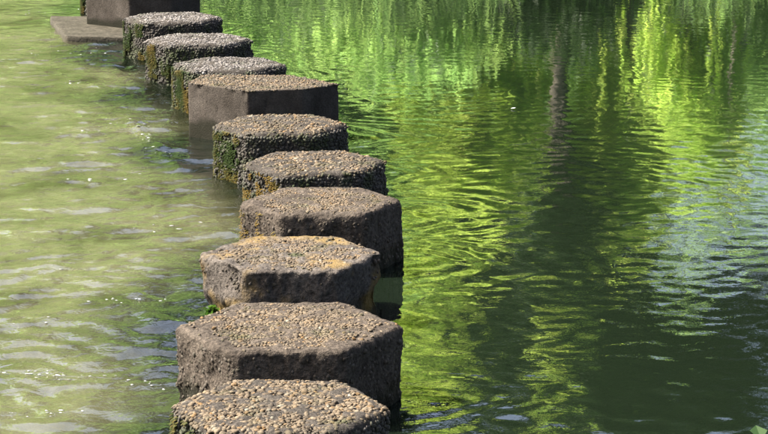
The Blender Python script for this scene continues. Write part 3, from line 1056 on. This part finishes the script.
def tree(name, label, cat, x, y, height, crown_c, crown_r, n_clump, per, leaf, mat, seed, trunk_r=0.16, group='trees on the far bank', clump=0.42, shell=0.55, strands=0):
    """crown_c relative to the foot; crown_r = (rx, ry, rz)"""
    r = np.random.default_rng(seed)
    gz = ground_z(x, y)
    t = thing(name, label, cat, (x, y, gz - 0.05), group)
    cc = np.array(crown_c, float)
    cr = np.array(crown_r, float)
    d = unit(r.normal(size=(n_clump, 3)))
    rad = r.uniform(shell ** 2, 1.0, n_clump) ** 0.5
    cen = cc + d * rad[:, None] * cr * (1 + 0.18 * r.normal(size=(n_clump, 1)))
    # trunk and limbs
    topz = cc[2] + 0.35 * cr[2]
    tp = np.array([[0, 0, 0], [0.05, 0, 0.15 * topz], [cc[0] * 0.25 + r.normal(0, 0.08), cc[1] * 0.25, 0.4 * topz],
                   [cc[0] * 0.6, cc[1] * 0.6 + r.normal(0, 0.08), 0.7 * topz], [cc[0], cc[1], topz]])
    paths = [(tp, trunk_r * np.array([1.35, 1.0, 0.78, 0.5, 0.2]))]
    for k in range(min(n_clump, 26)):
        e = cen[k]
        u = r.uniform(0.35, 0.9)
        j = u * 4
        a = int(j)
        s0 = tp[a] + (tp[min(a + 1, 4)] - tp[a]) * (j - a)
        mid = (s0 + e) / 2 + np.array([r.normal(0, 0.12), r.normal(0, 0.12), 0.18])
        rb = trunk_r * (0.42 - 0.25 * u)
        paths.append((np.array([s0, mid, e]), np.array([rb, rb * 0.6, rb * 0.15])))
    v, f = tubes(paths, 8)
    obj('trunk', mesh_np('trunk', v, f), M['bark'], t)
    P, D, Wd, L = leaf_cloud(cen, np.full(n_clump, clump) * r.uniform(0.6, 1.3, n_clump), per, leaf, r)
    if strands:
        SP = []
        for k in range(strands):
            e = cen[r.integers(0, n_clump)] + r.normal(0, 0.3, 3)
            ln = r.uniform(0.8, 2.6)
            m = int(ln / 0.045)
            q = e + np.column_stack([np.cumsum(r.normal(0, 0.008, m)), np.cumsum(r.normal(0, 0.008, m)), -np.linspace(0, ln, m)])
            SP.append(q)
        SP = np.vstack(SP)
        m = len(SP)
        D2 = unit(np.column_stack([r.normal(0, 0.5, m), r.normal(0, 0.5, m), -np.ones(m)]))
        P = np.vstack([P, SP])
        D = np.vstack([D, D2])
        Wd = np.vstack([Wd, unit(np.cross(D2, r.normal(size=(m, 3))))])
        L = np.concatenate([L, leaf * r.uniform(0.8, 1.5, m)])
    keep = P[:, 2] > 0.05
    P, D, Wd, L = P[keep], D[keep], Wd[keep], L[keep]
    tone = np.clip(0.5 + 0.35 * vnoise(P[:, 0] * 1.5, P[:, 1] * 1.5, P[:, 2] * 1.5, seed=seed) + r.normal(0, 0.2, len(P)), 0, 1)
    obj('crown', leaf_mesh('crown', P, D, Wd, L, tone, 0.15), mat, t)
    return t


G = 'shrubs along the far waterline'
F = 'trees on the far bank'
B = 'tall trees at the back of the far bank'
# name, label, category, x, y, crown centre, crown radii, clumps, leaves per clump, leaf, material, trunk, group, strands
GROVE = [
    ('waterside_shrub', 'green shrub at the left end of the far waterline', 'shrub', -5.6, 31.6, (0, 0, 1.1), (1.5, 0.8, 1.1), 70, 120, 0.10, 'green', 0.06, G, 0),
    ('waterside_shrub', 'broad green shrub on the far bank behind the row of stones', 'shrub', -2.7, 31.8, (0, 0, 1.2), (1.7, 0.8, 1.2), 80, 120, 0.10, 'green', 0.06, G, 0),
    ('waterside_shrub', 'trailing green shrub mirrored as soft streaks right of the far stones', 'shrub', 0.1, 31.6, (0, 0, 1.3), (1.5, 0.8, 1.2), 80, 120, 0.10, 'green', 0.06, G, 50),
    ('waterside_shrub', 'low dark shrub mirrored as the dark patch at the top of the pool', 'shrub', 2.4, 31.8, (0, 0, 0.7), (1.0, 0.7, 0.9), 50, 170, 0.10, 'dark', 0.06, G, 0),
    ('waterside_shrub', 'slim bright shrub mirrored as a light green column at right', 'shrub', 4.30, 31.6, (0, 0, 2.5), (0.50, 0.6, 1.2), 34, 170, 0.10, 'lime', 0.06, G, 40),
    ('waterside_shrub', 'dull green shrub at the right end of the far waterline', 'shrub', 6.2, 31.8, (0, 0, 1.3), (1.0, 0.8, 1.3), 50, 170, 0.10, 'green', 0.06, G, 30),
    ('lime_tree', 'yellow-green tree mirrored in the middle of the pool', 'tree', 1.25, 33.8, (0, 0, 2.2), (1.40, 0.9, 1.6), 84, 170, 0.11, 'lime', 0.12, F, 30),
    ('green_tree', 'green tree mirrored just right of the stones', 'tree', -0.5, 34.5, (0, 0, 2.8), (1.1, 0.9, 1.7), 60, 170, 0.11, 'green', 0.12, F, 30),
    ('dark_tree', 'narrow dark evergreen mirrored between two yellow-green trees', 'tree', 2.55, 32.7, (0, 0, 4.3), (0.46, 0.45, 1.3), 40, 200, 0.10, 'dark', 0.11, F, 0),
    ('lime_tree', 'slim yellow-green tree mirrored at the right of the pool', 'tree', 3.45, 33.2, (0, 0, 2.9), (0.85, 0.6, 1.2), 56, 170, 0.11, 'lime', 0.11, F, 30),
    ('thin_tree', 'thin-leaved tree mirrored with bright sky gaps at the right edge', 'tree', 5.3, 34.4, (0, 0, 3.2), (0.9, 0.7, 1.9), 12, 80, 0.11, 'green', 0.11, F, 0),
    ('green_tree', 'broad sunny tree on the far bank at left', 'tree', -4.4, 35.0, (0, 0, 3.2), (1.9, 1.1, 2.2), 90, 170, 0.11, 'green', 0.16, F, 0),
    ('green_tree', 'green tree at the far left end of the bank', 'tree', -8.0, 35.5, (0, 0, 3.6), (2.0, 1.3, 2.6), 90, 170, 0.12, 'green', 0.18, F, 0),
    ('lime_tree', 'tall yellow-green tree rising behind the green tree right of the stones', 'tree', 0.75, 38.0, (0, 0, 5.2), (1.1, 0.8, 2.2), 60, 170, 0.11, 'lime', 0.16, F, 0),
    ('dark_tree', 'slender dark tree left of the tall bright column', 'tree', 1.95, 37.4, (0, 0, 5.4), (0.4, 0.5, 1.8), 30, 190, 0.11, 'dark', 0.14, F, 0),
    ('lime_tree', 'tall slim yellow-green tree mirrored down to the bottom of the pool', 'tree', 3.05, 40.0, (0, 0, 6.2), (0.42, 0.6, 2.8), 46, 170, 0.11, 'lime', 0.14, F, 0),
    ('dark_tree', 'leaning dark tree whose crown darkens the lower right reflection', 'tree', 8.6, 38.0, (-3.4, 0, 6.7), (2.3, 1.1, 1.9), 110, 200, 0.12, 'dark', 0.28, F, 0),
    ('dark_tree', 'broad dark tree at the back behind the row of stones', 'tree', -3.4, 45.0, (0, 0, 8.6), (2.8, 1.5, 6.2), 170, 200, 0.15, 'dark', 0.3, B, 0),
    ('green_tree', 'tall green tree at the back left of the broad dark one', 'tree', -7.6, 44.0, (0, 0, 8.6), (2.7, 1.4, 6.4), 160, 200, 0.15, 'green', 0.3, B, 0),
    ('dark_tree', 'broad dark tree at the back behind the middle of the pool', 'tree', 1.2, 44.5, (0, 0, 6.4), (2.8, 1.4, 4.0), 120, 220, 0.15, 'dark', 0.3, B, 0),
    ('dark_tree', 'tall dark tree at the back right of the slim yellow-green one', 'tree', 4.6, 45.0, (0, 0, 7.4), (1.5, 1.3, 3.8), 90, 220, 0.15, 'dark', 0.3, B, 0),
]
for q, (nm, lb, ct, x_, y_, cc_, cr_, nc_, per_, lf_, mt_, tr_, gp_, st_) in enumerate(GROVE):
    tree(nm, lb, ct, x_, y_, 0, cc_, cr_, nc_, per_, lf_, M[mt_], 200 + q, tr_, gp_, clump=(0.19 if mt_ == 'lime' else 0.25) if cr_[0] < 1.6 else 0.32, shell=0.35, strands=st_)


# woodland on the slope behind
def woodland():
    r = np.random.default_rng(77)
    n = 520
    x = r.uniform(-24, 24, n)
    y = r.uniform(42, 62, n)
    up = np.where((x > 0.122 * y) & (x < 0.19 * y), 1.0, 3.6)      # lower scrub in a clearing at right
    z = np.array([ground_z(a, b) for a, b in zip(x, y)]) + r.uniform(0.2, 1.0, n) * up
    P, D, Wd, L = leaf_cloud(np.column_stack([x, y, z]), r.uniform(0.6, 1.1, n), 170, 0.26, r)
    k = P[:, 2] > 0.5
    tone = np.clip(0.5 + 0.4 * vnoise(P[:, 0] * 0.6, P[:, 1] * 0.6, P[:, 2] * 0.6, seed=2) + r.normal(0, 0.15, len(P)), 0, 1)
    o = obj('woodland', leaf_mesh('woodland', P[k], D[k], Wd[k], L[k], tone[k], 0.15), M['green'])
    o['kind'] = 'stuff'
    o['label'] = 'green woodland covering the slope behind the far bank trees'
    o['category'] = 'woodland'


woodland()


# tall grass along the far waterline
def bank_grass():
    r = np.random.default_rng(9)
    n = 26000
    x = r.uniform(-11, 11, n)
    y = FAR_BANK + r.uniform(0.2, 4.5, n)
    z = np.array([ground_z(a, b) for a, b in zip(x, y)]) - 0.08
    h = r.uniform(0.35, 1.0, n)
    m = 9000                                             # tall reeds at the water's edge, open at the dark gap
    reed = np.arange(n) < m
    x = np.where(reed, np.where(r.uniform(size=n) < 0.76, r.uniform(-9, 1.5, n), r.uniform(3.9, 7.5, n)), x)
    y = np.where(reed, FAR_BANK + r.uniform(0.1, 0.9, n), y)
    z = np.where(reed, np.array([ground_z(a, b) for a, b in zip(x, y)]) - 0.08, z)
    h = np.where(reed, r.uniform(1.1, 2.2, n) * (0.85 + 0.25 * vnoise(x * 0.9, x * 0 + 1.0, seed=5)), h)
    b = np.column_stack([x, y, z])
    lean = np.where(reed, 0.09, 0.22)
    ln = np.column_stack([r.normal(0, 1, n) * lean, r.normal(-0.03, 1, n) * lean, np.ones(n)]) * h[:, None]
    sd = unit(np.column_stack([r.normal(size=n), r.normal(size=n) * 0.5, np.zeros(n)])) * np.where(reed, 0.017, 0.012)[:, None]
    v = np.stack([b - sd, b + sd, b + ln * 0.55 + sd * 0.8, b + ln * 0.55 - sd * 0.8,
                  b + ln + np.column_stack([r.normal(0, 0.12, n), r.normal(0, 0.12, n), -0.1 * h])], 1).reshape(-1, 3)
    o = (np.arange(n) * 5)[:, None]
    f = np.vstack([o + [[0, 1, 2]], o + [[0, 2, 3]], o + [[3, 2, 4]]])
    g = obj('bank_grass', mesh_np('bank_grass', v, f, False, {'tone': np.repeat(r.uniform(0, 1, n), 5)}), M['reed'])
    g['kind'] = 'stuff'
    g['label'] = 'tall green grass and reeds growing along the far bank'
    g['category'] = 'grass'


bank_grass()
